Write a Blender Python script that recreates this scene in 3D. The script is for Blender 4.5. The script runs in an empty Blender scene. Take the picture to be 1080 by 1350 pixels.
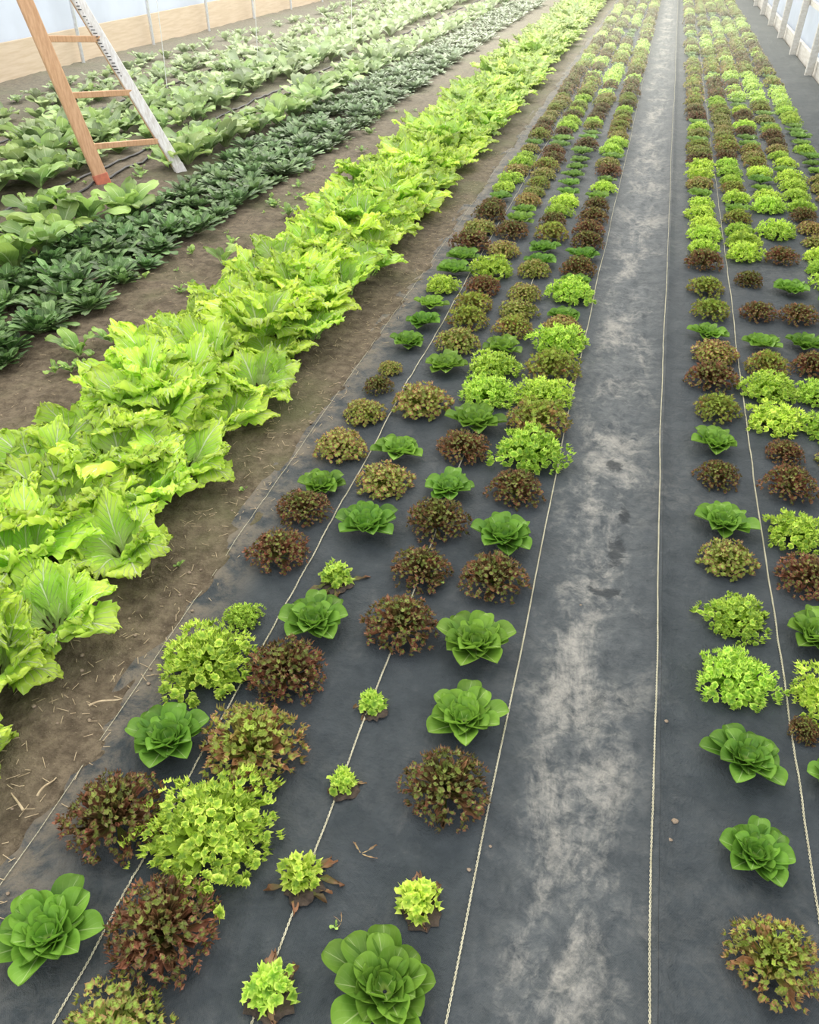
import bpy, math, random
import numpy as np
from mathutils import noise, Vector
random.seed(7)
SC=bpy.context.scene; COL=SC.collection
SC.view_settings.view_transform='Standard'
pi=math.pi

# ------------------------------------------------------------------ nodes
def newmat(name):
    m=bpy.data.materials.new(name); m.use_nodes=True
    nt=m.node_tree; nt.nodes.clear()
    return m,nt
def N(nt,typ,**kw):
    n=nt.nodes.new(typ)
    for k,v in kw.items(): setattr(n,k,v)
    return n
def MA(nt,op,a,b=None,c=None,clamp=False):
    n=nt.nodes.new('ShaderNodeMath'); n.operation=op; n.use_clamp=clamp
    for i,v in enumerate((a,b,c)):
        if v is None: continue
        if isinstance(v,(int,float)): n.inputs[i].default_value=v
        else: nt.links.new(v,n.inputs[i])
    return n.outputs[0]
def MIX(nt,f,a,b,mode='MIX'):
    n=nt.nodes.new('ShaderNodeMix'); n.data_type='RGBA'; n.blend_type=mode
    for idx,v in ((0,f),(6,a),(7,b)):
        if isinstance(v,(int,float)): n.inputs[idx].default_value=v
        elif isinstance(v,tuple): n.inputs[idx].default_value=v if len(v)==4 else v+(1,)
        else: nt.links.new(v,n.inputs[idx])
    return n.outputs[2]
def SS(nt,x,lo,hi):
    n=nt.nodes.new('ShaderNodeMapRange'); n.interpolation_type='SMOOTHSTEP'
    nt.links.new(x,n.inputs[0]); n.inputs[1].default_value=lo; n.inputs[2].default_value=hi
    return n.outputs[0]
def NOISE(nt,vec,scale,detail=3,rough=.5,dist=0):
    n=N(nt,'ShaderNodeTexNoise'); n.inputs['Scale'].default_value=scale
    n.inputs['Detail'].default_value=detail; n.inputs['Roughness'].default_value=rough; n.inputs['Distortion'].default_value=dist
    if vec is not None: nt.links.new(vec,n.inputs['Vector'])
    return n.outputs['Fac']
def finish(nt,bsdf):
    o=N(nt,'ShaderNodeOutputMaterial'); nt.links.new(bsdf,o.inputs['Surface'])
def HAZE(nt,c,amt=.54):
    """distance haze painted into base colour, paler towards the far left end (world position)"""
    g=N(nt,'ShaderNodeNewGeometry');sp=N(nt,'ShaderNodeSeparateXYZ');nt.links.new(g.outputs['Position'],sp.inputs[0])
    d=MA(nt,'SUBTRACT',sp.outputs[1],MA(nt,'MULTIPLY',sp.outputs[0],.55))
    return MIX(nt,MA(nt,'MULTIPLY',SS(nt,d,4.0,18),amt),c,(.72,.73,.62))  # painted haze: base colour whitens with distance
def simple(name,col,rough=.6,col2=None,scale=20,bump=0,metal=0,stretch=None):
    m,nt=newmat(name); tc=N(nt,'ShaderNodeTexCoord'); v=tc.outputs['Object']
    if stretch:
        mp=N(nt,'ShaderNodeMapping'); mp.inputs['Scale'].default_value=stretch
        nt.links.new(v,mp.inputs[0]); v=mp.outputs[0]
    b=N(nt,'ShaderNodeBsdfPrincipled'); b.inputs['Roughness'].default_value=rough
    b.inputs['Metallic'].default_value=metal
    nz=NOISE(nt,v,scale,4,.6)
    c=MIX(nt,SS(nt,nz,.3,.7),tuple(col),tuple(col2 or col))
    nt.links.new(c,b.inputs['Base Color'])
    if bump:
        bp=N(nt,'ShaderNodeBump'); bp.inputs['Strength'].default_value=bump; bp.inputs['Distance'].default_value=.01
        nt.links.new(nz,bp.inputs['Height']); nt.links.new(bp.outputs[0],b.inputs['Normal'])
    finish(nt,b.outputs[0]); return m

def leafmat(name,base,mid,edge,vein,vstr=.4,lat=0.0,rough=.45,trans=.35,e0=.25,e1=.6,e2=.95,tonev=.35,bump=.3,bs=40,spec=.5,sheen=.0,latn=6.0,ns=.5):
    m,nt=newmat(name)
    uv=N(nt,'ShaderNodeUVMap'); sp=N(nt,'ShaderNodeSeparateXYZ'); nt.links.new(uv.outputs[0],sp.inputs[0])
    u=sp.outputs[0]; s=MA(nt,'ABSOLUTE',MA(nt,'SUBTRACT',sp.outputs[1],.5))
    at=N(nt,'ShaderNodeAttribute'); at.attribute_name='tone'; tone=at.outputs['Fac']
    oi=N(nt,'ShaderNodeObjectInfo'); tc=N(nt,'ShaderNodeTexCoord')
    nz=NOISE(nt,tc.outputs['Object'],9,3)
    uu=MA(nt,'ADD',u,MA(nt,'MULTIPLY',MA(nt,'SUBTRACT',nz,.5),ns))
    uu=MA(nt,'ADD',uu,MA(nt,'MULTIPLY',MA(nt,'SUBTRACT',tone,.5),.25))
    uu=MA(nt,'ADD',uu,MA(nt,'MULTIPLY',MA(nt,'SUBTRACT',oi.outputs['Random'],.5),ns*.3))
    c=MIX(nt,SS(nt,uu,e0,e1),base,mid)
    c=MIX(nt,SS(nt,uu,e1,e2),c,edge)
    vv=None
    if vstr>0:
        wid=MA(nt,'MULTIPLY_ADD',MA(nt,'SUBTRACT',1.0,u),.045,.012)
        mr=MA(nt,'SUBTRACT',1.0,MA(nt,'DIVIDE',s,wid),clamp=True)
        vv=MA(nt,'MULTIPLY',mr,vstr*1.6,clamp=True)
        if lat>0:
            ph=MA(nt,'SUBTRACT',MA(nt,'MULTIPLY',u,latn),MA(nt,'MULTIPLY',s,latn*1.15))
            ph=MA(nt,'ADD',ph,MA(nt,'MULTIPLY',nz,.5))
            fr=MA(nt,'ABSOLUTE',MA(nt,'SUBTRACT',MA(nt,'FRACT',ph),.5))
            lt=MA(nt,'SUBTRACT',1.0,MA(nt,'MULTIPLY',fr,8.0),clamp=True)
            lt=MA(nt,'MULTIPLY',lt,MA(nt,'SUBTRACT',lat,MA(nt,'MULTIPLY',s,lat*1.6),clamp=True))
            vv=MA(nt,'MAXIMUM',vv,lt)
        c=MIX(nt,vv,c,vein)
    val=MA(nt,'ADD',MA(nt,'MULTIPLY',tone,tonev),1-tonev*.5)
    val=MA(nt,'MULTIPLY',val,MA(nt,'MULTIPLY_ADD',oi.outputs['Random'],.24,.88))
    hs=N(nt,'ShaderNodeHueSaturation'); nt.links.new(c,hs.inputs['Color']); nt.links.new(val,hs.inputs['Value'])
    nt.links.new(MA(nt,'MULTIPLY_ADD',MA(nt,'FRACT',MA(nt,'MULTIPLY',oi.outputs['Random'],7.3)),.02,.49),hs.inputs['Hue'])
    c=HAZE(nt,hs.outputs[0])
    b=N(nt,'ShaderNodeBsdfPrincipled'); b.inputs['Roughness'].default_value=rough
    b.inputs['Specular IOR Level'].default_value=spec
    b.inputs['Sheen Weight'].default_value=sheen; b.inputs['Sheen Roughness'].default_value=.4
    nt.links.new(c,b.inputs['Base Color'])
    bp=N(nt,'ShaderNodeBump'); bp.inputs['Strength'].default_value=bump; bp.inputs['Distance'].default_value=.006
    h=NOISE(nt,tc.outputs['Object'],bs,2)
    if vv is not None: h=MA(nt,'SUBTRACT',h,MA(nt,'MULTIPLY',vv,.8))
    nt.links.new(h,bp.inputs['Height']); nt.links.new(bp.outputs[0],b.inputs['Normal'])
    t=N(nt,'ShaderNodeBsdfTranslucent'); nt.links.new(c,t.inputs['Color'])
    mx=N(nt,'ShaderNodeMixShader'); mx.inputs[0].default_value=trans
    nt.links.new(b.outputs[0],mx.inputs[1]); nt.links.new(t.outputs[0],mx.inputs[2])
    finish(nt,mx.outputs[0]); return m

M_G=leafmat('butterhead_leaf',(.34,.48,.10),(.10,.235,.022),(.20,.36,.045),(.38,.52,.18),.8,.22,.48,.28,e0=.12,e1=.38,e2=1.0,tonev=.7,bump=.25,bs=14,latn=5,spec=.3)
M_L=leafmat('frilly_green_leaf',(.22,.42,.03),(.44,.67,.06),(.74,.90,.16),(.6,.8,.3),0,0,.5,.4,e0=.2,e1=.6,e2=1.05,bump=.4,bs=60,tonev=.4)
M_R=leafmat('red_oak_leaf',(.22,.28,.05),(.18,.125,.045),(.27,.118,.062),(.4,.3,.15),0,0,.5,.32,e0=.34,e1=.64,e2=1.0,tonev=.9,ns=.7,spec=.4)
M_B=leafmat('bronze_leaf',(.36,.48,.07),(.33,.31,.075),(.37,.19,.09),(.5,.5,.2),0,0,.5,.35,e0=.40,e1=.74,e2=1.05,tonev=.7,ns=.8,spec=.4)
M_F=leafmat('mustard_green_leaf',(.56,.75,.22),(.40,.68,.065),(.66,.85,.12),(.84,.93,.58),1.0,1.0,.52,.43,e0=.1,e1=.5,e2=1.0,tonev=.5,bump=.8,bs=45,latn=7,spec=.28)
M_T=leafmat('tatsoi_leaf',(.45,.56,.30),(.058,.135,.032),(.105,.20,.05),(.42,.53,.28),1.0,.15,.48,.15,e0=.14,e1=.42,e2=1.0,tonev=.9,spec=.3)
M_K=leafmat('komatsuna_leaf',(.38,.50,.18),(.15,.29,.05),(.30,.45,.09),(.48,.6,.3),.9,.4,.48,.3,e0=.1,e1=.4,e2=1.0,tonev=.8,spec=.35)
M_D=leafmat('dried_leaf',(.35,.25,.12),(.30,.20,.10),(.22,.12,.06),(.4,.3,.2),.3,0,.8,.15)

# ------------------------------------------------------------------ mesh building
class MB:
    def __init__(s): s.v=[];s.f=[];s.uv=[];s.t=[];s.n=0;s.m=[]
    def grid(s,P,tone,mat=0,tt=None):
        nu,nv=P.shape[0],P.shape[1]
        s.v.append(P.reshape(-1,3))
        I=np.arange(nu*nv).reshape(nu,nv)+s.n
        q=np.stack([I[:-1,:-1],I[1:,:-1],I[1:,1:],I[:-1,1:]],-1).reshape(-1,4)
        s.f.append(q); s.n+=nu*nv
        U_,V_=np.meshgrid(np.linspace(0,1,nu) if tt is None else tt,np.linspace(0,1,nv),indexing='ij')
        s.uv.append(np.stack([U_,V_],-1).reshape(-1,2)); s.t.append(np.full(nu*nv,tone))
        s.m.append(np.full(len(q),mat))
    def data(s):
        return [np.concatenate(s.v),np.concatenate(s.f),np.concatenate(s.uv),np.concatenate(s.t),np.concatenate(s.m)]
def mesh_from(name,D,mats,smooth=True):
    v,f,uv,t,mi=D
    me=bpy.data.meshes.new(name)
    me.vertices.add(len(v)); me.vertices.foreach_set('co',np.ascontiguousarray(v,dtype=np.float32).ravel())
    me.loops.add(len(f)*4); me.loops.foreach_set('vertex_index',f.astype(np.int32).ravel())
    me.polygons.add(len(f)); me.polygons.foreach_set('loop_start',np.arange(0,len(f)*4,4,dtype=np.int32))
    me.polygons.foreach_set('loop_total',np.full(len(f),4,dtype=np.int32))
    me.update(calc_edges=True)
    l=me.uv_layers.new(name='UVMap'); l.data.foreach_set('uv',uv[f.ravel()].astype(np.float32).ravel())
    a=me.attributes.new('tone','FLOAT','POINT'); a.data.foreach_set('value',t.astype(np.float32))
    for m in mats: me.materials.append(m)
    me.polygons.foreach_set('material_index',mi.astype(np.int32))
    me.polygons.foreach_set('use_smooth',np.full(len(f),smooth))
    me.validate(); me.update()
    return me
rng=np.random.default_rng(11)
U=lambda a,b: float(rng.uniform(a,b))
def place(mb,L,r0,z0,el0,el1,az,t,w,h,dl,Yadd,tone,pw,mat=0,tscale=1.0):
    el=np.radians(el0+(el1-el0)*t**pw)
    dt=np.diff(t)*L
    cr=np.cos(el);sr=np.sin(el)
    r=r0+np.concatenate([[0],np.cumsum((cr[1:]+cr[:-1])/2*dt)]); z=z0+np.concatenate([[0],np.cumsum((sr[1:]+sr[:-1])/2*dt)])
    Tr=cr[:,None];Tz=sr[:,None]
    R=r[:,None]+Tr*dl-Tz*h; Z=z[:,None]+Tz*dl+Tr*h; Y=w+Yadd
    c,sn=math.cos(az),math.sin(az)
    Z=np.where(Z<.012,.012+(Z-.012)*.08,Z)
    mb.grid(np.stack([R*c-Y*sn,R*sn+Y*c,Z],-1),tone,mat,t*tscale)
def leaf(mb,L,W,nu,nv,r0,z0,el0,el1,az,shape,cup=0,ruf=0,kf=9,teeth=0,tone=.5,pw=1.2,side=0,quilt=0,fine=0):
    x_=np.linspace(0,1,nu+1); t=1-(1-x_)**1.45; s=np.linspace(-1,1,nv+1)
    S=s[None,:]; T=t[:,None]; pull=0
    if shape=='spoon':
        x=np.clip(t/.66,0,1); w=.13+.87*x*x*(3-2*x); k=np.clip((t-.72)/.28,0,1); w=w*np.sqrt(np.clip(1-k**2.3,.0,1)+.003)
    elif shape=='mustard':
        x=np.clip((t-.12)/.48,0,1); w=.07+.93*x*x*(3-2*x); k=np.clip((t-.66)/.34,0,1); w=w*np.sqrt(np.clip(1-k**2.8*.85,0,1)); pull=.15
    elif shape=='oak':
        w=.25+.6*t+.25*np.sin(t*13+az); w[-1]*=.35; pull=.1
    wt=(w*W)[:,None]*np.ones_like(S)
    if shape=='mustard':
        p0=rng.uniform(0,6.28,2)
        wt=wt*(1+.12*np.sin(16*T+p0[0]+np.sign(S)*1.3)*np.abs(S)**2)
    if teeth: wt=wt*(1+teeth*rng.uniform(-1,1,(nu+1,nv+1))*np.abs(S)**3)
    ph=rng.uniform(0,6.28,5)
    e=np.clip(np.abs(S)**1.8*np.clip(T*1.6,0,1)+T**5*.8,0,1.2)
    h=cup*S**2*wt*T + ruf*e*(np.sin(kf*T+ph[0])*.7*np.sign(S+1e-6)+np.sin(kf*.8*S+ph[1])*.5*T+np.sin(kf*2.1*T+3*S+ph[2])*.5*np.abs(S)+np.sin(kf*1.7*S+ph[3])*.5*T**3)
    if fine: h=h+fine*np.clip(np.abs(S)**3+T**7,0,1)*(np.sin(29*T+15*S+ph[4])+.6*np.sin(19*S-8*T+ph[3]))
    if quilt: h=h+quilt*np.sin(T*34-np.abs(S)*20+ph[4])*np.clip(1.1-np.abs(S),0,1)*np.abs(S)**.5*np.clip(T*2,0,1)
    dl=-pull*S**2*L*T
    if shape=='mustard': dl=dl+.035*L*T**5*np.sin(9*S+ph[0])
    if teeth: dl=dl+(rng.uniform(-1,1,(nu+1,nv+1))*teeth*.25*L*T**8)
    place(mb,L,r0,z0,el0,el1,az,t,S*wt,h,dl,side*T**2*L,tone,pw)
def frill(mb,L,W,nu,nv,el0,el1,az,waves,amp,lob,tone=.5,side=0,cup=0,pull=.3,pw=1.3,ts=1.0):
    t=np.linspace(0,1,nu+1)**.7; s=np.linspace(-1,1,nv+1); S=s[None,:];T=t[:,None]
    ph=rng.uniform(0,6.28,4)
    w=(.12+.88*t**1.3)[:,None]*W*np.ones_like(S)
    a=T**2.5
    A1=waves*pi*S+ph[0]+T*1.2
    h=amp*a*(np.sin(A1)+.55*np.sin(2.3*A1+ph[1]))+cup*S**2*w
    wt=S*w+amp*.75*a*np.cos(A1+.6)
    dl=-pull*S**2*L*T+lob*L*T**4*(np.cos(waves*1.0*pi*S*1.4+ph[2])+.5*rng.uniform(-1,1,(nu+1,nv+1)))
    place(mb,L,.01,.02,el0,el1,az,t,wt,h,dl,side*T**2*L,tone,pw,tscale=ts)
def curl(mb,c,n,r,nr,na,k,amp,cup,lob,tone,spk=0.0,ts=1.0,asp=1.0):
    """one ruffled leaf tip: a saddle-waved rosette whose rim is longer than its radius allows"""
    n=np.array(n)/np.linalg.norm(n); a=np.cross(n,(0.31,.17,.93)); a/=np.linalg.norm(a); b=np.cross(n,a)
    th=U(0,6.28); a,b=a*math.cos(th)+b*math.sin(th),b*math.cos(th)-a*math.sin(th)
    rho=np.linspace(.04,1,nr+1)[:,None]; phi=np.linspace(0,2*pi,na+1)[None,:]
    ph=rng.uniform(0,6.28,4)
    jag=rng.uniform(-1,1,(1,na+1)); jag[0,-1]=jag[0,0]
    R=r*rho*(1+rho**2*(lob*np.sin(k*phi+ph[0])+.14*np.sin(2*phi+ph[1])+spk*jag))
    h=r*(cup*rho**2+amp*rho**1.6*(np.sin(k*phi+ph[2])+.6*np.sin((2*k+1)*phi+ph[3])))
    PH=phi+amp*.6*rho**2*np.cos(k*phi+ph[2])
    P=np.array(c)[None,None,:]+(R*np.cos(PH)*asp)[...,None]*a+(R*np.sin(PH)/asp)[...,None]*b+h[...,None]*n
    P[...,2]=np.maximum(P[...,2],.015)
    mb.grid(P,tone,0,np.linspace(0,1,nr+1)*ts)
GA=2.39996
def dome(n,rx,rz,irr,z0=.03,rj=.12,nj=.5):
    """leaf tip positions and outward directions over a loose irregular mound"""
    ph=rng.uniform(0,6.28,3);out=[]
    for i in range(n):
        q=(i+.5)/n; ct=1-q*.97; st=math.sqrt(max(0,1-ct*ct)); az=i*GA+U(-.25,.25)
        f=1+irr*(math.sin(3*az+ph[0])*.6+math.sin(5*az+ph[1])*.4)*st+U(-rj*1.3,rj)
        out.append(((rx*f*st*math.cos(az),rx*f*st*math.sin(az),z0+rz*f*ct),(st*math.cos(az)+U(-nj,nj),st*math.sin(az)+U(-nj,nj),ct*.9+.35+U(-.3,.3)),az,st,ct))
    return out
def mk_butter(n=30,nu=12,nv=8):
    mb=MB()
    for i in range(n):
        q=i/(n-1)
        leaf(mb,.48*(1-.74*q)*U(.84,1.08),.132*(1-.42*q)*U(.88,1.15),nu,nv,.015,.03+.02*q,30+34*q+U(-5,5),4+40*q+U(-9,9),i*GA+U(-.22,.22),'spoon',cup=.85+.3*q,ruf=.007,kf=6,tone=U(.0,.75)*.75+.25*q,side=U(-.1,.1),pw=.8)
    return mb.data()
def mk_frilly(n=190,nr=3,na=26,r=(.030,.054),k=(5,8),amp=.60,irr=.2,lob=.10,st=40,rj=.17):
    mb=MB()
    for i in range(st):
        q=i/(st-1); el=8+60*q
        frill(mb,(.44-.12*q)*U(.75,1.05),U(.05,.09),5,12,el+16,el-12+U(-8,8),i*GA+U(-.3,.3),U(2,3),.024,.05,tone=U(0,.8),side=U(-.2,.2),ts=.7)
    for (c,nn,az,s_,c_) in dome(n,.43,.34,irr,rj=rj,nj=.7):
        curl(mb,c,nn,U(*r),nr,na,int(rng.integers(k[0],k[1]+1)),amp*U(.8,1.2),U(0,.6),lob,U(0,1),.05,asp=U(.8,1.25))
    return mb.data()
def mk_oak(n=220,nr=3,na=18,r=(.022,.038),lob=.20,st=95,irr=.09,gz=.42,W=(.024,.038)):
    mb=MB()
    for i in range(st):
        q=i/(st-1); el=4+82*q**.8
        frill(mb,(.46-.05*q)*U(.76,1.06),U(*W),5,10,el+12+U(-6,6),el+4+U(-14,16),i*GA+U(-.3,.3),U(2.0,3.0),.022,.05,tone=U(0,1),side=U(-.25,.25),cup=U(-.3,.8),pull=.3,ts=gz+(1-gz)*math.cos(math.radians(el))**.5)
    for (c,nn,az,s_,c_) in dome(n,.43,.40,irr,rj=.12,nj=.85):
        curl(mb,c,nn,U(*r),nr,na,int(rng.integers(4,7)),.66*U(.7,1.3),U(.3,1.3),lob,U(0,1),.10,ts=gz+(1-gz)*s_,asp=U(.75,1.35))
    return mb.data()
def mk_mustard(nu=18,nv=20,n=18):
    mb=MB()
    for i in range(n):
        q=i/(n-1)
        leaf(mb,(.32-.08*q)*U(.75,1.12),(.090-.016*q)*U(.8,1.2),nu,nv,.01+.05*q,.01,60+18*q+U(-10,10),-22+62*q+U(-20,20),i*GA+U(-.5,.5),'mustard',cup=U(-.25,.12),ruf=.011,kf=13,teeth=.13,tone=U(0,1),side=U(-.25,.25),pw=1.2,quilt=.0014,fine=.0062)
    return mb.data()
def mk_tatsoi(n=46,nu=6,nv=4):
    mb=MB()
    for i in range(n):
        q=i/(n-1)
        leaf(mb,.54*(1-.5*q)*U(.6,1.15),.066*(1-.2*q)*U(.8,1.2),nu,nv,.02,.02,28+46*q+U(-10,10),0+50*q+U(-18,18),i*GA+U(-.35,.35),'spoon',cup=.1+.4*q,ruf=.01,tone=U(0,1),side=U(-.2,.2))
    return mb.data()
def mk_koma(n=13,nu=9,nv=6):
    mb=MB()
    for i in range(n):
        q=i/(n-1)
        leaf(mb,.60*(1-.35*q)*U(.6,1.15),.15*(1-.3*q)*U(.65,1.2),nu,nv,.02,.01,56+22*q+U(-10,10),-4+56*q+U(-22,22),i*GA+U(-.5,.5),'spoon',cup=U(-.2,.4),ruf=.03,kf=9,tone=U(0,1),side=U(-.2,.2))
    return mb.data()
def mk_seedling(n=26):
    mb=MB()
    for i in range(16):
        el=15+60*i/15
        frill(mb,.46*U(.7,1.1),U(.07,.11),5,12,el+20,el-8,i*GA,2.4,.04,.08,tone=U(0,1))
    for (c,nn,az,s_,c_) in dome(n,.32,.36,.3,rj=.25,nj=.7):
        curl(mb,c,nn,U(.08,.13),4,22,int(rng.integers(5,8)),.45,U(0,.4),.12,U(0,1),.06)
    return mb.data()
def mk_wilt(n=4,L=.55):
    mb=MB()
    for i in range(n):
        leaf(mb,U(.8,1.1)*L,U(.05,.09),6,4,.05,.02,U(0,10),U(-8,8),U(0,6.28),'oak',cup=.5,ruf=.05,kf=9,teeth=.3,tone=U(0,1),side=U(-.4,.4))
    return mb.data()
NV=5
DAT={'G':[mk_butter() for _ in range(NV)],'L':[mk_frilly() for _ in range(NV)],'R':[mk_oak() for _ in range(NV)],
     'B':[mk_oak(200,3,18,(.025,.042),.18,80,.12,.25,(.028,.042)) if i%2 else mk_frilly(200,3,20,(.028,.046),(4,7),.55,.10,.14,50,.13) for i in range(NV)],'s':[mk_seedling() for _ in range(3)]}
BIG=mk_frilly(300,3,24,(.024,.044),(5,8),.60,.32,.10,46,.2)
LOD={'G':[mk_butter(14,5,4) for _ in range(2)],'L':[mk_frilly(40,2,11,(.065,.10),(4,5),.4,.1,.1,8) for _ in range(2)],'R':[mk_oak(60,2,8,(.045,.07),.2,16) for _ in range(2)],'B':[mk_oak(60,2,8,(.045,.075),.2,14,.1,.2) for _ in range(2)]}
KM={'G':M_G,'L':M_L,'R':M_R,'B':M_B,'s':M_L}
KN={'G':'butterhead_lettuce','L':'frilly_green_lettuce','R':'red_oakleaf_lettuce','B':'bronze_leaf_lettuce','s':'lettuce_seedling'}
MESH={k:[mesh_from(KN[k],d,[KM[k]]) for d in v] for k,v in DAT.items()}
BIGM=mesh_from('frilly_green_lettuce',BIG,[M_L])
W_ME=[mesh_from('wilted_leaf',mk_wilt(),[M_D]) for _ in range(3)]
W_RED=[mesh_from('wilted_leaf',mk_wilt(7,.7),[M_R]) for _ in range(2)]

def bend(y): return .012*max(0,y-3)
def add(name,me,loc,rot=0,sc=1,label=None,cat=None,group=None,kind=None,parent=None,rx=0,ry=0):
    o=bpy.data.objects.new(name,me); COL.objects.link(o)
    o.location=loc; o.rotation_euler=(rx,ry,rot)
    o.scale=(sc,sc,sc) if isinstance(sc,(int,float)) else sc
    if label:o['label']=label
    if cat:o['category']=cat
    if group:o['group']=group
    if kind:o['kind']=kind
    if parent:o.parent=parent
    return o
class FAR:
    def __init__(s): s.a=[[],[],[],[],[]]; s.off=0
    def put(s,D,x,y,z,sc,scz,rot,mat,tmul=1):
        v,f,uv,t,mi=D; c,sn=math.cos(rot),math.sin(rot)
        V=np.stack([(v[:,0]*c-v[:,1]*sn)*sc+x,(v[:,0]*sn+v[:,1]*c)*sc+y,v[:,2]*scz+z],-1)
        for l,q in zip(s.a,(V,f+s.off,uv,np.clip(t*tmul,0,1),np.full(len(f),mat))): l.append(q)
        s.off+=len(v)
    def done(s,name,mats,label,cat):
        add(name,mesh_from(name,[np.concatenate(q) for q in s.a],mats),(0,0,0),label=label,cat=cat,kind='stuff')
# ------------------------------------------------------------------ fabric + soil
DENT=[(.13,2.26,.05,.016),(.10,2.05,.05,.014),(.16,2.5,.05,.014),(.08,1.55,.06,.010),(.12,3.4,.07,.012),(.05,1.1,.07,.008),(.15,2.9,.05,.012),(.06,4.2,.08,.014)]
def fabz(x,y):
    xb=x-bend(y)
    n=noise.noise(Vector((x*3.5,y*2.2,0)))*.005+.0025*noise.noise(Vector((x*14,y*9,7)))
    n+=.006*max(0,1-abs(noise.noise(Vector((x*4+y*1.5,y*1.2-x*2,4))))*9)
    n+=.005*max(0,1-abs(noise.noise(Vector((x*7-y*1.1,y*2.2+x*3,14))))*8)
    p=max(0,1-abs(xb-.09)/.2)
    if p>0:
        p=min(1,p*2)
        n+=p*(-.012+.010*noise.noise(Vector((x*9,y*4,3)))+.009*noise.noise(Vector((x*22,y*16,5))))
        n+=p*.008*max(0,1-abs(noise.noise(Vector((x*6,y*7,24))))*6)
        n+=p*.006*max(0,1-abs(noise.noise(Vector((x*12+y*3,y*6-x*4,34))))*5)
        for dx,dy,r,h in DENT:
            d=((xb-dx)**2+((y-dy)*.6)**2)/r**2
            if d<4:n-=h*math.exp(-d*1.5)
    d=abs(xb-.285)
    if d<.03: n+=.014*(1-d/.03)
    return n+.006
def gridmesh(name,xs,ys,zf,mat):
    v=[]
    for y in ys:
        for x in xs:
            X=x+bend(y); v.append((X,y,zf(X,y)))
    nx=len(xs); f=[]
    for j in range(len(ys)-1):
        for i in range(nx-1):
            a=j*nx+i; f.append((a,a+1,a+nx+1,a+nx))
    me=bpy.data.meshes.new(name); me.from_pydata(v,[],f); me.materials.append(mat)
    me.polygons.foreach_set('use_smooth',[True]*len(f)); me.update()
    return me
def ramp_ys(y0,y1,s0,k):
    out=[y0]
    while out[-1]<y1: out.append(out[-1]+s0+k*max(0,out[-1]))
    return out
def fabric_mat():
    m,nt=newmat('woven_weed_fabric'); tc=N(nt,'ShaderNodeTexCoord'); v=tc.outputs['Object']
    sp=N(nt,'ShaderNodeSeparateXYZ'); nt.links.new(v,sp.inputs[0]); x,y=sp.outputs[0],sp.outputs[1]
    xb=MA(nt,'SUBTRACT',x,MA(nt,'MULTIPLY',MA(nt,'MAXIMUM',MA(nt,'SUBTRACT',y,3.0),0.0),.012))
    mp=N(nt,'ShaderNodeMapping'); mp.inputs['Rotation'].default_value=(0,0,.5); mp.inputs['Scale'].default_value=(1.5,.8,1)
    nt.links.new(v,mp.inputs[0])
    n1=NOISE(nt,mp.outputs[0],3.0,12,.70,.6); n2=NOISE(nt,v,9,8,.75,.3); n3=NOISE(nt,v,110,3,.7); n4=NOISE(nt,v,1.1,4,.6); n5=NOISE(nt,v,28,6,.7,.5)
    c=MIX(nt,SS(nt,n2,.3,.7),(.019,.026,.031),(.043,.052,.058))
    wv=MA(nt,'MULTIPLY',MA(nt,'SINE',MA(nt,'MULTIPLY',x,1500)),MA(nt,'SINE',MA(nt,'MULTIPLY',y,1100)))
    c=MIX(nt,MA(nt,'MULTIPLY_ADD',wv,.18,.12,clamp=True),c,(.075,.088,.095))
    c=MIX(nt,MA(nt,'MULTIPLY',MA(nt,'MULTIPLY',SS(nt,n4,.42,.7),SS(nt,n5,.35,.65)),.34),c,(.16,.16,.15))
    pm=MA(nt,'SUBTRACT',1.0,SS(nt,MA(nt,'ABSOLUTE',MA(nt,'SUBTRACT',xb,.09)),.03,.25))
    dn=MA(nt,'ADD',MA(nt,'MULTIPLY',n1,.66),MA(nt,'ADD',MA(nt,'MULTIPLY',n2,.18),MA(nt,'MULTIPLY',n5,.20)))
    th=MA(nt,'ADD',dn,MA(nt,'MULTIPLY',pm,.07))
    dust=SS(nt,th,.55,.71)
    dust=MA(nt,'MULTIPLY',dust,MA(nt,'MULTIPLY_ADD',pm,.68,.12))
    dust=MA(nt,'MULTIPLY',dust,MA(nt,'MULTIPLY_ADD',n3,1.5,.15),clamp=True)
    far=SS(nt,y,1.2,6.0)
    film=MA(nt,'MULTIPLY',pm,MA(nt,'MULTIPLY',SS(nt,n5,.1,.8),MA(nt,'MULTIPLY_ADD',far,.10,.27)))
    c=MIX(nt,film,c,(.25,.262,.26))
    c=MIX(nt,dust,c,(.35,.335,.295))
    ed=MA(nt,'SUBTRACT',1.0,SS(nt,xb,-1.12,-.90))
    c=MIX(nt,MA(nt,'MULTIPLY',ed,SS(nt,n2,.38,.6)),c,(.16,.135,.10))
    # irregular dark damp scuff left by a boot
    w1=MA(nt,'MULTIPLY',MA(nt,'SUBTRACT',n5,.5),4.0); w2=MA(nt,'MULTIPLY',MA(nt,'SUBTRACT',n2,.5),3.0)
    for fx,fy,ax,ay in ((.140,2.20,.030,.085),(.115,1.99,.050,.028),(.160,2.40,.020,.05),(.11,2.72,.03,.04)):
        dx=MA(nt,'DIVIDE',MA(nt,'SUBTRACT',xb,fx),ax);dy=MA(nt,'DIVIDE',MA(nt,'SUBTRACT',y,fy),ay)
        dd=MA(nt,'ADD',MA(nt,'ADD',MA(nt,'MULTIPLY',dx,dx),MA(nt,'MULTIPLY',dy,dy)),MA(nt,'ADD',w1,w2))
        c=MIX(nt,MA(nt,'MULTIPLY',MA(nt,'SUBTRACT',1.0,SS(nt,dd,.2,1.4)),.75),c,(.020,.024,.027))
    c=HAZE(nt,c,.12)
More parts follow.
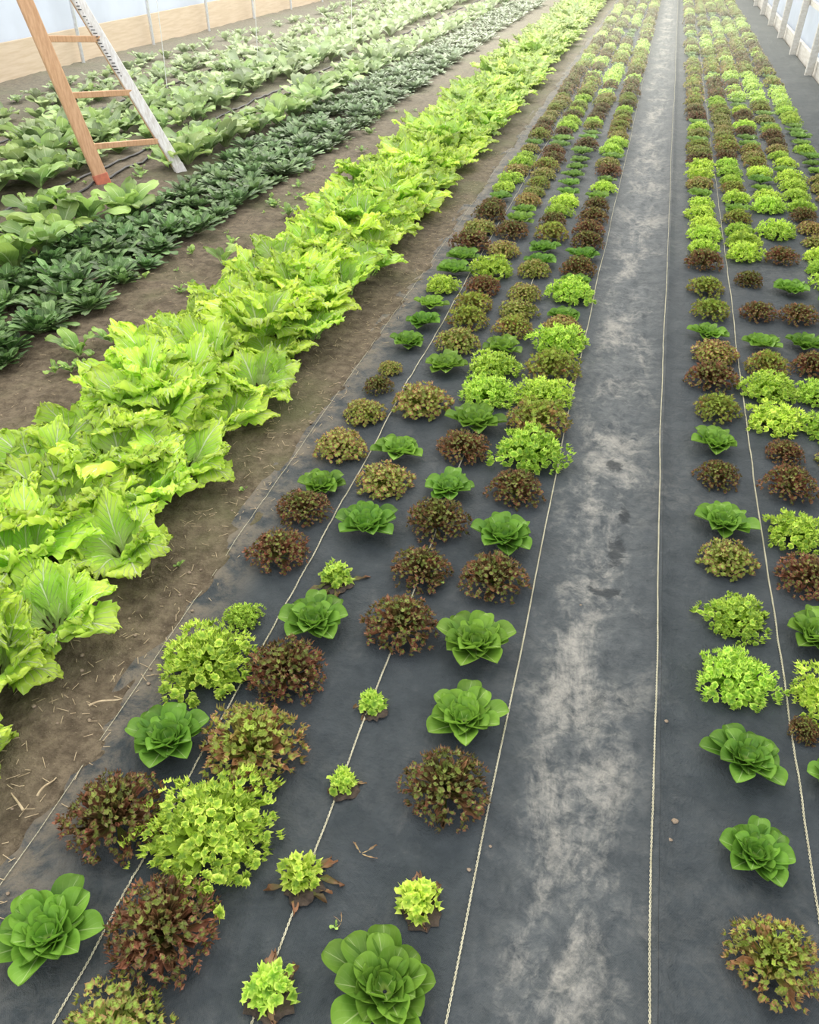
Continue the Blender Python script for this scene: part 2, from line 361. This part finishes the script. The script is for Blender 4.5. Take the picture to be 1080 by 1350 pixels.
    b=N(nt,'ShaderNodeBsdfPrincipled'); nt.links.new(c,b.inputs['Base Color'])
    nt.links.new(MA(nt,'MULTIPLY_ADD',dust,.25,.66),b.inputs['Roughness'])
    b.inputs['Specular IOR Level'].default_value=.24
    bp=N(nt,'ShaderNodeBump'); bp.inputs['Strength'].default_value=.9; bp.inputs['Distance'].default_value=.008
    nt.links.new(MA(nt,'ADD',MA(nt,'MULTIPLY',n2,2.0),MA(nt,'ADD',n5,MA(nt,'MULTIPLY',n3,.5))),bp.inputs['Height']); nt.links.new(bp.outputs[0],b.inputs['Normal'])
    finish(nt,b.outputs[0]); return m
def soil_mat():
    m,nt=newmat('garden_soil'); tc=N(nt,'ShaderNodeTexCoord'); v=tc.outputs['Object']
    n1=NOISE(nt,v,1.3,5,.6); n2=NOISE(nt,v,22,6,.7); n3=NOISE(nt,v,120,3,.6)
    c=MIX(nt,SS(nt,n2,.3,.7),(.066,.049,.031),(.172,.136,.090))
    c=MIX(nt,MA(nt,'MULTIPLY',SS(nt,n1,.48,.7),.65),c,(.105,.112,.047))
    c=MIX(nt,MA(nt,'MULTIPLY',SS(nt,n3,.60,.76),.5),c,(.30,.25,.17))
    c=HAZE(nt,c,.20)
    b=N(nt,'ShaderNodeBsdfPrincipled'); nt.links.new(c,b.inputs['Base Color']); b.inputs['Roughness'].default_value=.9
    b.inputs['Specular IOR Level'].default_value=.25
    bp=N(nt,'ShaderNodeBump'); bp.inputs['Strength'].default_value=.9; bp.inputs['Distance'].default_value=.02
    nt.links.new(MA(nt,'ADD',n2,MA(nt,'MULTIPLY',n3,.4)),bp.inputs['Height']); nt.links.new(bp.outputs[0],b.inputs['Normal'])
    finish(nt,b.outputs[0]); return m
MF=fabric_mat(); MS=soil_mat()
ys=ramp_ys(-.3,27,.012,.008)
f1=gridmesh('fabric_a',[-1.14+.019*i for i in range(62)]+[.05+.012*i for i in range(20)]+[.285],ys,fabz,MF)
add('landscape_fabric',f1,(0,0,0),label='slate-grey woven landscape fabric with dusty walked path strip',cat='ground cover',group='woven fabric sheets')
f2=gridmesh('fabric_b',[.285+.03*i for i in range(56)],ys,lambda x,y:fabz(x,y)+.002,MF)
add('landscape_fabric',f2,(0,0,0),label='dark woven landscape fabric overlapping at a raised seam',cat='ground cover',group='woven fabric sheets')
def soilz(x,y):
    xb=x-bend(y)
    if xb>-.95: return -.03
    ed=-1.09+.05*noise.noise(Vector((y*2.1,3,0)))+.05*noise.noise(Vector((y*9,5,0)))
    n=.020*noise.noise(Vector((x*2.5,y*2.5,1)))+.016*noise.noise(Vector((x*9,y*9,2)))+.009*noise.noise(Vector((x*26,y*26,2)))
    if xb>ed:
        return -.03 if xb>ed+.03 else -.03+(.042)*(1-(xb-ed)/.03)
    g=min(1,(ed-xb)/.2)
    return .012+n*(.3+.7*g)
xs=list(np.arange(-9.5,-4.2,.12))+list(np.arange(-4.2,-2.4,.06))+list(np.arange(-2.4,-.96,.016))+list(np.arange(-.9,3.2,.4))
soil=gridmesh('soil',[float(a) for a in xs],ramp_ys(-.4,28,.016,.010),soilz,MS)
add('floor',soil,(0,0,0),label='brown crumbly garden soil with bare walking strips',kind='structure')
# ------------------------------------------------------------------ twines (2-ply)
M_TW=simple('cream_twine',(.58,.55,.40),.85,(.40,.37,.25),40)
def tube(mb,P,r,k=5):
    P=np.array(P,float); T=np.gradient(P,axis=0); T/=np.linalg.norm(T,axis=1)[:,None]+1e-9
    up=np.array([0,0,1.]); A=np.cross(T,up)
    bad=np.linalg.norm(A,axis=1)<1e-3; A[bad]=(1,0,0); A/=np.linalg.norm(A,axis=1)[:,None]; B=np.cross(A,T)
    a=np.linspace(0,2*pi,k+1)
    r=np.broadcast_to(np.asarray(r,float),(len(P),))
    G=P[:,None,:]+r[:,None,None]*(A[:,None,:]*np.cos(a)[None,:,None]+B[:,None,:]*np.sin(a)[None,:,None])
    mb.grid(G,.5)
def twine(X,label,y0=-.2,seed=0,rr=.0010,z0=0,wob=1):
    mb=MB()
    for ply in (0,1):
        P=[];y=y0
        while y<26:
            x=X+bend(y)+wob*(.006*noise.noise(Vector((seed,y*1.4,0)))+.009*noise.noise(Vector((seed,y*.3,9))))
            w=2*pi*y/.02+ply*pi
            d=rr*1.15
            P.append((x+d*math.cos(w)*1.5,y,max(fabz(x,y),fabz(x,y-.03),fabz(x,y+.03))+z0+.003+d*math.sin(w)))
            y+=.004 if y<3 else (.005 if y<5 else .05)
        tube(mb,P,rr,4)
    add('twine',mesh_from('twine',mb.data(),[M_TW]),(0,0,0),label=label,cat='twine',group='planting guide twines')
twine(-.10,'cream twisted twine stretched along the path edge',seed=1)
twine(-.455,'cream twisted twine between lettuce heads',seed=2)
twine(-.815,'cream twisted twine under lettuce heads',seed=3)
twine(-1.085,'thin pale twine along the outer edge of the fabric',seed=4,rr=.0004)
twine(.272,'cream twisted twine along the raised fabric seam',seed=5)
twine(.61,'cream zigzag twine between two lettuce lines',seed=6,rr=.0011)
# ------------------------------------------------------------------ lettuces
C={ -.91:"G,62,22;R,89,24;G,112,21;L,138,28;L,158,12;R,188,21;R,212,20;G,228,18;B,254,22;B,282,19;R,306,14;B,324,12;G,353,18;G,378,18;G,401,18;L,427,19;G,453,20;G,476,20;R,500,26;B,530,23;R,560,23",
 -.69:"B,48,23;R,68,24;L,91,32;B,115,27;R,140,23;G,161,22;s,182,11;G,209,22;B,236,22;G,258,19;B,295,26;G,333,20;B,358,22;B,383,21;B,404,21;R,430,20;L,457,25;B,492,21;R,528,22",
 -.455:"s,64,11;s,87,10;s,112,8;s,136,8;R,165,23;R,191,20;R,216,22;G,237,19;R,264,21;G,285,24;L,310,25;L,335,24;G,357,21;B,380,20;B,402,21;B,426,19;B,463,20;G,480,20;G,502,20;B,530,22",
 -.215:"G,69,23;s,88,10;R,115,22;G,137,21;G,163,23;R,192,22;G,214,22;R,242,21;L,267,29;B,290,27;L,314,25;B,339,25;L,367,27;B,385,20;G,403,18;L,433,26;G,451,18;R,471,21;G,496,20;R,520,21;R,546,21;R,573,21",
 .49:"B,93,19;G,116,17;G,142,19;L,168,22;L,193,20;B,220,19;G,240,20;R,269,17;G,293,19;B,320,19;R,349,23;B,375,22;G,398,18;B,426,20;B,460,20;R,500,22",
 .72:"G,141,17;L,167,23;G,191,20;R,217,21;L,240,21;R,268,20;R,292,15;L,317,24;L,344,24;B,366,20;G,391,18;R,430,19;R,477,16;L,520,22",
 .93:"G,220,18;L,245,20;R,270,20;B,292,19;L,315,22;L,345,20;R,372,20;G,397,19;R,430,20;G,469,21;R,520,20;L,570,24;L,626,24",
 1.15:"L,400,20;B,430,20;G,455,20;L,480,22",1.38:"L,560,22;B,585,22"}
LAB={'G':'glossy dark green butterhead lettuce rosette on grey fabric','L':'frilly lime-green curly lettuce head on grey fabric',
 'R':'dark red-brown oakleaf lettuce head with frilly tips','B':'bronze and green loose-leaf lettuce head with reddish edges',
 's':'stunted little lime-green lettuce in a cut planting hole'}
GR={'G':'butterhead lettuces in the beds','L':'frilly green lettuces in the beds','R':'red oakleaf lettuces in the beds','B':'bronze lettuces in the beds','s':'stunted lettuces in planting holes'}
plants=[]
for X,sx in C.items():
    last=0
    for e in sx.split(';'):
        k,yy,d=e.split(','); yy=int(yy)/100; plants.append((k,X+random.uniform(-.012,.012)+(bend(yy)),yy,int(d)/100*(1.03 if yy>3 and int(d)>15 else 1))); last=yy
    k='R'; y=last
    right=X>0
    while y<25.5:
        y+=.25+random.uniform(-.02,.02)
        if random.random()<.68:
            w=[('R',.28),('B',.36),('L',.20),('G',.16)] if abs(X-.49)<.01 else [('R',.19),('B',.32),('L',.31),('G',.18)] if right else [('R',.22),('B',.30),('L',.29),('G',.19)]
            r=random.random();a=0
            for kk,p in w:
                a+=p
                if r<a: k=kk;break
        d={'G':.195,'L':.208,'R':.205,'B':.21}[k]*random.uniform(.85,1.1)
        plants.append((k,X+random.uniform(-.015,.015)+bend(y),y,d))
plants.sort(key=lambda p:math.hypot(p[1],p[2]))
near,far=plants[:300],plants[300:]
holes=[]
HZ={'G':.85,'L':.90,'R':.90,'B':.88,'s':1.0}
FS={'G':1.18,'L':1.02,'R':1.02,'B':1.02,'s':1.15}
for i,(k,x,y,d) in enumerate(near):
    me=MESH[k][random.randrange(len(MESH[k]))]
    lab=LAB[k]
    if k=='L' and d>.3: lab='very large spreading frilly lime-green lettuce head'; me=BIGM
    elif k!='s' and d<.15: lab='small young '+{'G':'green butterhead','L':'frilly lime-green','R':'red oakleaf','B':'bronze-leaf'}[k]+' lettuce on grey fabric'
    f=FS[k]
    o=add(KN[k],me,(x,y,fabz(x,y)+.002),random.uniform(0,6.28),(d*f,d*f,d*f*HZ[k]*random.uniform(.92,1.08)),lab,'lettuce',GR[k])
    if k=='s':
        holes.append((x,y,d))
        red=abs(y-.87)<.02 and x<-.4 or abs(y-1.82)<.02
        wm=(W_RED if red else W_ME)[i%2]
        w=add('wilted_leaf',wm,(0,0,-.01),random.uniform(0,6),1.0,parent=o)
        w['label']='shrivelled brown outer leaves'
KI={'G':0,'L':1,'R':2,'B':3}
FL=FAR()
for (k,x,y,d) in far:
    FL.put(LOD[k][random.randrange(2)],x,y,fabz(x,y)+.002,d*1.02,d*1.0,random.uniform(0,6.28),KI[k],random.uniform(.7,1.2))
FL.done('lettuce_rows',[M_G,M_L,M_R,M_B],'dense rows of mixed green and red lettuces','lettuce')
M_H=simple('dark_hole_soil',(.02,.014,.010),.95,(.07,.05,.035),60,.8)
for (x,y,d) in holes:
    mb=MB();a=np.linspace(0,2*pi,25);rr=d*.46*(1+.18*rng.uniform(-1,1,25));rr[-1]=rr[0]
    P=np.zeros((4,25,3))
    for j,q in enumerate((1,.8,.45,0.02)):
        P[j,:,0]=rr*q*np.cos(a);P[j,:,1]=rr*q*np.sin(a);P[j,:,2]=[.001,.005,.002,.003][j]
    P[:,:,2]+=.002
    mb.grid(P,.5)
    add('planting_hole',mesh_from('planting_hole',mb.data(),[M_H]),(x+.008,y-.012,fabz(x,y)+.002),label='dark soil showing in burnt round fabric hole',cat='planting hole',group='planting holes in the fabric')
# ------------------------------------------------------------------ leafy rows on soil
MU=[mesh_from('mustard_greens',mk_mustard(),[M_F]) for _ in range(7)]
TA=[mesh_from('tatsoi_plant',mk_tatsoi(),[M_T]) for _ in range(5)]
KD=[mk_koma() for _ in range(6)]
KO=[mesh_from('komatsuna_plant',d,[M_K]) for d in KD]
TL=[mk_tatsoi(20,4,2) for _ in range(2)]
KL=[mk_koma(9,5,4) for _ in range(2)]
FT=FAR();FK=FAR()
def row(X,y0,y1,sp,jx,meshes,name,label,cat,group,sc,scz=1.0,jit=.15,drop=0.0,skip=None,farf=None,farD=None,fary=99):
    y=y0
    while y<y1:
        yy=y+random.uniform(-.05,.05); x=X+bend(yy)+random.uniform(-jx,jx); s=sc*random.uniform(1-jit,1+jit)
        y+=sp
        if random.random()<drop or (skip and skip[0]<yy<skip[1]): continue
        if yy>fary:
            farf.put(random.choice(farD),x,yy,soilz(x,yy),s,s*scz*random.uniform(.85,1.15),random.uniform(0,6.28),0); continue
        add(name,random.choice(meshes),(x,yy,soilz(x,yy)-.003),random.uniform(0,6.28),(s,s,s*scz*random.uniform(.85,1.15)),label,cat,group,rx=random.uniform(-.12,.12),ry=random.uniform(-.12,.12))
LM='large lime-yellow ruffled mustard greens on soil'
row(-1.41,.84,24,.29,.05,MU,'mustard_greens',LM,'leafy vegetable','lime mustard greens row',.86,.92)
row(-1.62,.68,24,.29,.05,MU,'mustard_greens',LM,'leafy vegetable','lime mustard greens row',.98,1.12)
row(-1.84,.80,24,.29,.05,MU,'mustard_greens',LM,'leafy vegetable','lime mustard greens row',.92,1.05)
LT='low dark green tatsoi rosette with spoon-shaped leaves'
for X,y0 in ((-2.68,2.0),(-2.86,2.1),(-3.04,2.3),(-3.22,2.9)):
    row(X,y0,21,.168,.06,TA,'tatsoi_plant',LT,'leafy vegetable','dark tatsoi rows',.315,.85,jit=.25,drop=.03,farf=FT,farD=TL,fary=13.5)
LK='upright mid-green komatsuna with broad leaves on soil'
row(-3.46,3.0,22,.31,.10,KO,'komatsuna_plant',LK,'leafy vegetable','komatsuna rows',.49,.9,jit=.25,skip=(5.3,6.35),farf=FK,farD=KL,fary=12.5)
row(-3.68,4.0,22,.40,.10,KO,'komatsuna_plant',LK,'leafy vegetable','komatsuna rows',.42,.9,jit=.3,skip=(5.0,6.35),farf=FK,farD=KL,fary=12.5)
for X,y0,dr,sc in ((-4.38,4.1,.04,.48),(-4.68,4.3,.04,.50),(-4.98,4.6,.06,.47),(-5.28,5,.2,.40),(-5.75,6.5,.15,.33),(-6.1,7,.15,.33),(-6.6,7,.25,.30)):
    row(X,y0,23,.28,.11,KO,'komatsuna_plant',LK,'leafy vegetable','komatsuna rows',sc,.85,jit=.3,drop=dr,farf=FK,farD=KL,fary=12.3)
FT.done('tatsoi_rows',[M_T],'dense low rows of dark green tatsoi','leafy vegetable')
FK.done('komatsuna_rows',[M_K],'rows of mid-green komatsuna leaves','leafy vegetable')
# ------------------------------------------------------------------ drip tubes
M_DT=simple('black_drip_tube',(.015,.015,.017),.45,(.03,.03,.03),10)
for X,y1 in ((-3.95,22),(-5.5,22),(-4.12,22)):
    mb=MB();P=[];y=2.8
    while y<y1:
        x=X+bend(y)+.03*noise.noise(Vector((X,y*.6,0)));P.append((x,y,soilz(x,y)+.012));y+=.08
    tube(mb,P,.009,8); add('drip_hose',mesh_from('drip_hose',mb.data(),[M_DT]),(0,0,0),label='thin black irrigation hose lying on soil',cat='hose',group='irrigation hoses')
# ------------------------------------------------------------------ boxes helper
def beam(mb,p0,p1,w,d,ref=(0,1,0),ns=6):
    p0=Vector(p0);p1=Vector(p1);t=(p1-p0).normalized();a=t.cross(Vector(ref)).normalized();b=a.cross(t)
    bev=min(w,d)*.12
    prof=[(-w/2+bev,-d/2),(w/2-bev,-d/2),(w/2,-d/2+bev),(w/2,d/2-bev),(w/2-bev,d/2),(-w/2+bev,d/2),(-w/2,d/2-bev),(-w/2,-d/2+bev)]
    prof.append(prof[0])
    rows=[]
    L=(p1-p0).length
    def ringat(q,sc=1): return [tuple(p0+t*q+a*(u*sc)+b*(v*sc)) for u,v in prof]
    rows.append(ringat(0,.001));rows.append(ringat(0,.97))
    for i in range(ns+1): rows.append(ringat(bev+(L-2*bev)*i/ns))
    rows.append(ringat(L,.97));rows.append(ringat(L,.001))
    mb.grid(np.array(rows),.5)
def beamobj(name,p0,p1,w,d,mat,ref=(0,1,0),parent=None,**kw):
    mb=MB();beam(mb,p0,p1,w,d,ref)
    me=mesh_from(name,mb.data(),[mat],smooth=False)
    return add(name,me,(0,0,0),parent=parent,**kw)
# ------------------------------------------------------------------ ladder
M_W1=simple('orange_pine',(.66,.40,.23),.6,(.52,.29,.15),14,.2,stretch=(6,6,.6))
M_W2=simple('weathered_white_rail',(.78,.76,.74),.5,(.58,.54,.50),12,.2,stretch=(6,6,.8))
M_FT=simple('red_foot',(.64,.20,.11),.6,(.46,.15,.09),20)
M_ST=simple('black_print',(.06,.06,.065),.6)
lad=bpy.data.objects.new('step_ladder',None);COL.objects.link(lad);lad.location=(-3.68,6.0,0)
lad['label']='tall tapering wooden step ladder with one whitish rail standing on soil';lad['category']='ladder'
base=Vector((-3.68,6.0,0))
fA=Vector((-3.87,5.74,0.0));fB=Vector((-3.45,6.20,0.0))
ps=math.atan(342/math.hypot(795,1080))
la=Vector((-math.cos(ps),-math.sin(ps),0))
def cam2w(a,b,z): return Vector((math.cos(ps)*a-math.sin(ps)*b, math.sin(ps)*a+math.cos(ps)*b, z))
tA=fA+(cam2w(-.27,0,1.19))*2.0; tB=fB+(cam2w(-.55,0,1.17))*2.0
ref=tuple((fB-fA).normalized())
def rel(v): return tuple(Vector(v)-base)
beamobj('rail',rel(fA+(tA-fA)*.03),rel(tA),.05,.10,M_W1,ref=ref,parent=lad,label='orange-brown wooden rail')
beamobj('rail',rel(fB+(tB-fB)*.02),rel(tB),.035,.08,M_W2,ref=ref,parent=lad,label='weathered whitish rail with black marks')
beamobj('rail_edge',rel(fB+(tB-fB)*.02+la*.035),rel(tB+la*.035),.03,.03,M_W1,ref=ref,parent=lad,label='brown wooden edge strip')
beamobj('foot',rel(fA-Vector((0,0,.01))),rel(fA+(tA-fA)*.035),.06,.11,M_FT,ref=ref,parent=lad,label='reddish foot block')
beamobj('foot',rel(fB-Vector((0,0,.01))),rel(fB+(tB-fB)*.03),.05,.085,M_W2,ref=ref,parent=lad)
for q in (.105,.25,.40,.55,.70,.85,.97):
    a=fA+(tA-fA)*(q+.01);b=fB+(tB-fB)*(q-.0)
    beamobj('rung',rel(a),rel(b),.024,.04,M_W1,ref=(0,0,1),parent=lad)
for foot,top in ((fA,tA),(fB,tB)):
    beamobj('rear_leg',rel(foot+cam2w(-1.9,.0,0)),rel(top),.04,.06,M_W1,ref=(0,1,0),parent=lad)
mb=MB();T=(tB-fB)
for q in np.arange(.30,.52,.009):
    wv=random.uniform(.008,.035)
    c0=fB+T*q+Vector((.0,-.02,0))
    beam(mb,rel(c0+cam2w(-wv/2+random.uniform(-.012,.012),-.022,0)),rel(c0+cam2w(wv/2,-.022,0)),.007,.006,ref=(0,0,1),ns=1)
add('printed_marks',mesh_from('printed_marks',mb.data(),[M_ST],smooth=False),(0,0,0),parent=lad,label='worn black lettering marks')
# ------------------------------------------------------------------ walls
def film_mat(name,col,tr):
    m,nt=newmat(name); tc=N(nt,'ShaderNodeTexCoord')
    nz=NOISE(nt,tc.outputs['Object'],1.5,5)
    c=MIX(nt,SS(nt,nz,.3,.7),col,tuple(a*.86 for a in col))
    b=N(nt,'ShaderNodeBsdfPrincipled'); nt.links.new(c,b.inputs['Base Color']); b.inputs['Roughness'].default_value=.35
    t=N(nt,'ShaderNodeBsdfTranslucent'); nt.links.new(c,t.inputs['Color'])
    mx=N(nt,'ShaderNodeMixShader'); mx.inputs[0].default_value=tr
    nt.links.new(b.outputs[0],mx.inputs[1]); nt.links.new(t.outputs[0],mx.inputs[2]); finish(nt,mx.outputs[0]); return m
M_FI=film_mat('greenhouse_film',(.55,.61,.69),.5)
M_BD=simple('tan_board',(.62,.51,.38),.7,(.54,.43,.30),6,.2,stretch=(3,.5,6))
M_WB=simple('pale_board',(.62,.60,.55),.7,(.50,.47,.41),6,.2,stretch=(3,.5,6))
M_GV=simple('galvanised_pipe',(.72,.74,.76),.35,(.6,.6,.6),30,metal=.5)
def wallmesh(X,z0,z1,y0,y1,mat,lean=0,wr=.02):
    ys_=np.arange(y0,y1,.15);zs=np.linspace(z0,z1,14);P=np.zeros((len(ys_),14,3))
    for i,y in enumerate(ys_):
        for j,z in enumerate(zs):
            P[i,j]=(X+bend(y)+lean*(z-z0)+wr*noise.noise(Vector((y*2.3,z*3,X))),y,z)
    mb=MB();mb.grid(P,.5);return mesh_from('film',mb.data(),[mat])
add('wall_left',wallmesh(-7.72,.30,2.6,-.5,28,M_FI),(0,0,0),kind='structure',label='milky plastic greenhouse side film')
add('wall_right',wallmesh(2.06,.02,2.2,-.5,28,M_FI,.05),(0,0,0),kind='structure',label='milky plastic greenhouse side film')
def longboard(name,X,z0,z1,th,mat,**kw):
    ys_=np.arange(0,28,.5);mb=MB()
    prof=[(-th/2,z0),(th/2,z0),(th/2,z1),(-th/2,z1),(-th/2,z0)]
    P=np.array([[(X+bend(y)+u,y,z) for u,z in prof] for y in ys_]);mb.grid(P,.5)
    return add(name,mesh_from(name,mb.data(),[mat],smooth=False),(0,0,0),**kw)
longboard('baseboard_left',-7.64,-.02,.40,.045,M_BD,kind='structure',label='tan wooden board along the foot of the wall')
longboard('baseboard_right',2.0,-.02,.16,.05,M_WB,kind='structure',label='pale wooden board along the foot of the wall')
longboard('trim_1',1.99,.62,.68,.04,M_WB,kind='structure',label='pale horizontal rail on the wall')
def pipe(X,y,lean,r,h,mat,name,lab,grp):
    mb=MB();P=[(X+bend(y)+lean*z,y,z) for z in np.linspace(-.02,h,8)];tube(mb,P,r,12)
    add(name,mesh_from(name,mb.data(),[mat]),(0,0,0),label=lab,cat='post',group=grp)
for i in range(13): pipe(-7.5,1.0+1.9*i+.6,0,.024,2.8,M_GV,'hoop_pipe','vertical galvanised greenhouse hoop pipe beside wall','hoop pipes along the film wall')
for i in range(12):
    y=3+1.9*i
    beamobj('wall_post',(1.90+bend(y),y,-.02),(1.95+bend(y),y,1.9),.09,.06,M_WB,ref=(0,1,0),label='pale wooden post standing against plastic wall',cat='post',group='posts along the film wall')
M_STG=simple('white_string',(.8,.8,.78),.7)
for (x,y) in ((-5.15,9.2),(-4.9,11.2),(-4.2,13.0)):
    mb=MB();P=[(x+.05*math.sin(z*1.3),y,z) for z in np.linspace(0.05,2.8,20)];tube(mb,P,.004,5)
    add('hanging_string',mesh_from('hanging_string',mb.data(),[M_STG]),(0,0,0),label='thin white support string hanging down to plants',cat='string',group='hanging support strings')
# ------------------------------------------------------------------ debris
M_STW=simple('straw',(.50,.40,.25),.8,(.33,.25,.15),60)
mb=MB()
for i in range(1300):
    y=random.uniform(.5,7.5); x=random.choice([random.uniform(-1.42,-1.10),random.uniform(-2.6,-1.95),random.uniform(-1.3,-1.04)])
    x+=bend(y); L=random.uniform(.008,.035); a=random.uniform(0,6.28)
    zz=lambda X,Y: max(soilz(X,Y),fabz(X,Y) if X-bend(Y)>-1.14 else -1)
    p0=(x,y,zz(x,y)+.003);x1,y1=x+L*math.cos(a),y+L*math.sin(a);p1=(x1,y1,zz(x1,y1)+.005)
    beam(mb,p0,p1,.0014,.0010,ref=(0,0,1),ns=1)
add('straw_litter',mesh_from('straw_litter',mb.data(),[M_STW]),(0,0,0),label='scattered bits of dry straw on soil',cat='straw',kind='stuff')
def twig(x,y,a,L):
    mb=MB();P=[(x+L*q*math.cos(a),y+L*q*math.sin(a),max(0,soilz(x,y))+.012+.006*math.sin(q*5)) for q in np.linspace(0,1,8)]
    tube(mb,P,np.linspace(.003,.0015,8),6);add('twig',mesh_from('twig',mb.data(),[M_STW]),(0,0,0),label='pale dry twig lying on soil',cat='twig',group='dry twigs')
twig(-1.16,1.17,.6,.08);twig(-1.14,.86,2.6,.07);twig(-1.13,.9,1.4,.06)
DL=mesh_from('dry_leaf',mk_wilt(3,.8),[M_D])
add('dry_leaf',DL,(-.355,.955,fabz(-.355,.955)+.003),1,.045,'shrivelled pale brown dead leaf on fabric','dead leaf','dead leaves')
add('dry_leaf',DL,(-.35,.80,fabz(-.35,.8)+.003),3,.025,'small dark dead leaf scrap on fabric','dead leaf','dead leaves')
add('dry_leaf',DL,(.72,1.38,fabz(.72,1.38)+.003),3,.03,'small dark dead leaf scrap on fabric','dead leaf','dead leaves')
add(KN['R'],MESH['R'][0],(.64,1.55,fabz(.64,1.55)+.002),2,.09,'tiny weak red oakleaf lettuce on dark fabric','lettuce',GR['R'])
WD=[mesh_from('weed_sprig',mk_koma(n_),[M_K]) for n_ in (5,7)]
ww=[(-.385,1.89,.07),(-2.38,3.05,.28),(-2.24,4.34,.3),(-2.3,3.2,.2),(-.36,.79,.03),(-2.2,5.3,.2),(-1.18,2.2,.05),(-1.2,1.75,.04)]
for i in range(60):
    y=random.uniform(2.2,9); ww.append((random.uniform(-2.6,-2.05)+bend(y),y,random.uniform(.04,.14)))
for i in range(30):
    y=random.uniform(3.5,9); ww.append((random.uniform(-4.3,-3.7)+bend(y),y,random.uniform(.05,.16)))
for i,(x,y,s) in enumerate(ww):
    z=fabz(x,y) if x>-1.1 else soilz(x,y)
    add('weed_sprig',WD[i%2],(x,y,z+.001),x*9,s,'small green weed sprig with few leaves','weed','weed sprigs')
M_PB=simple('clod',(.20,.15,.10),.9,(.32,.25,.18),50,.3)
def pebble(x,y,r,on='fabric'):
    mb=MB();a=np.linspace(0,2*pi,11);P=np.zeros((7,11,3));sd=random.random()*9
    for j,ph in enumerate(np.linspace(0,pi,7)):
        for i in range(11):
            q=r*(1+.35*noise.noise(Vector((math.cos(a[i])*1.6,math.sin(a[i])*1.6,ph+sd))))
            P[j,i]=(q*math.sin(ph)*math.cos(a[i]),q*.8*math.sin(ph)*math.sin(a[i]),q*.6*math.cos(ph))
    z=fabz(x,y) if on=='fabric' else max(soilz(x,y),fabz(x,y) if x-bend(y)>-1.13 else -1)
    mb.grid(P,.5);add('soil_clod',mesh_from('soil_clod',mb.data(),[M_PB]),(x,y,z+r*.4),label='small brown soil clod lying on '+on,cat='soil clod',group='soil clods on the '+on)
for x,y,r in ((-.115,.975,.005),(.30,1.5,.006),(.32,1.21,.008),(.31,1.16,.005),(-.08,1.05,.004),(.05,1.9,.004)): pebble(x,y,r)
for i in range(50):
    y=random.uniform(.6,4.5); pebble(random.uniform(-1.30,-1.04),y,random.uniform(.002,.007),'soil')
# ------------------------------------------------------------------ light
w=bpy.data.worlds.new('world');SC.world=w;w.use_nodes=True;nt=w.node_tree;nt.nodes.clear()
tc=N(nt,'ShaderNodeTexCoord');sp=N(nt,'ShaderNodeSeparateXYZ');nt.links.new(tc.outputs['Generated'],sp.inputs[0])
fy=SS(nt,sp.outputs[1],-.1,1.0)
c=MIX(nt,fy,(.96,.97,1.0),(1.0,.96,.88))
bg=N(nt,'ShaderNodeBackground');nt.links.new(c,bg.inputs[0]);nt.links.new(MA(nt,'MULTIPLY_ADD',fy,1.2,1.9),bg.inputs[1])
o=N(nt,'ShaderNodeOutputWorld');nt.links.new(bg.outputs[0],o.inputs[0])
sl=bpy.data.lights.new('sun','SUN');sl.energy=1.3;sl.angle=math.radians(55);sl.color=(1,.93,.77)
so=bpy.data.objects.new('sun',sl);COL.objects.link(so)
so.rotation_euler=Vector((-.35,.5,.95)).to_track_quat('Z','Y').to_euler()
al=bpy.data.lights.new('far_fill','AREA');al.shape='RECTANGLE';al.size=9;al.size_y=17;al.energy=700;al.color=(1,.98,.90)  # added lamp, no real fixture: brightens the far rows in place of haze
ao=bpy.data.objects.new('far_fill',al);COL.objects.link(ao);ao.location=(-3.4,18.5,3.8)
# ------------------------------------------------------------------ camera
cd=bpy.data.cameras.new('camera');co=bpy.data.objects.new('camera',cd);COL.objects.link(co);SC.camera=co
cd.sensor_fit='VERTICAL';cd.sensor_height=36;cd.lens=28.8;cd.clip_end=200
co.location=(0,0,1.7);co.rotation_euler=(pi/2-math.atan(795/1080),0,ps)
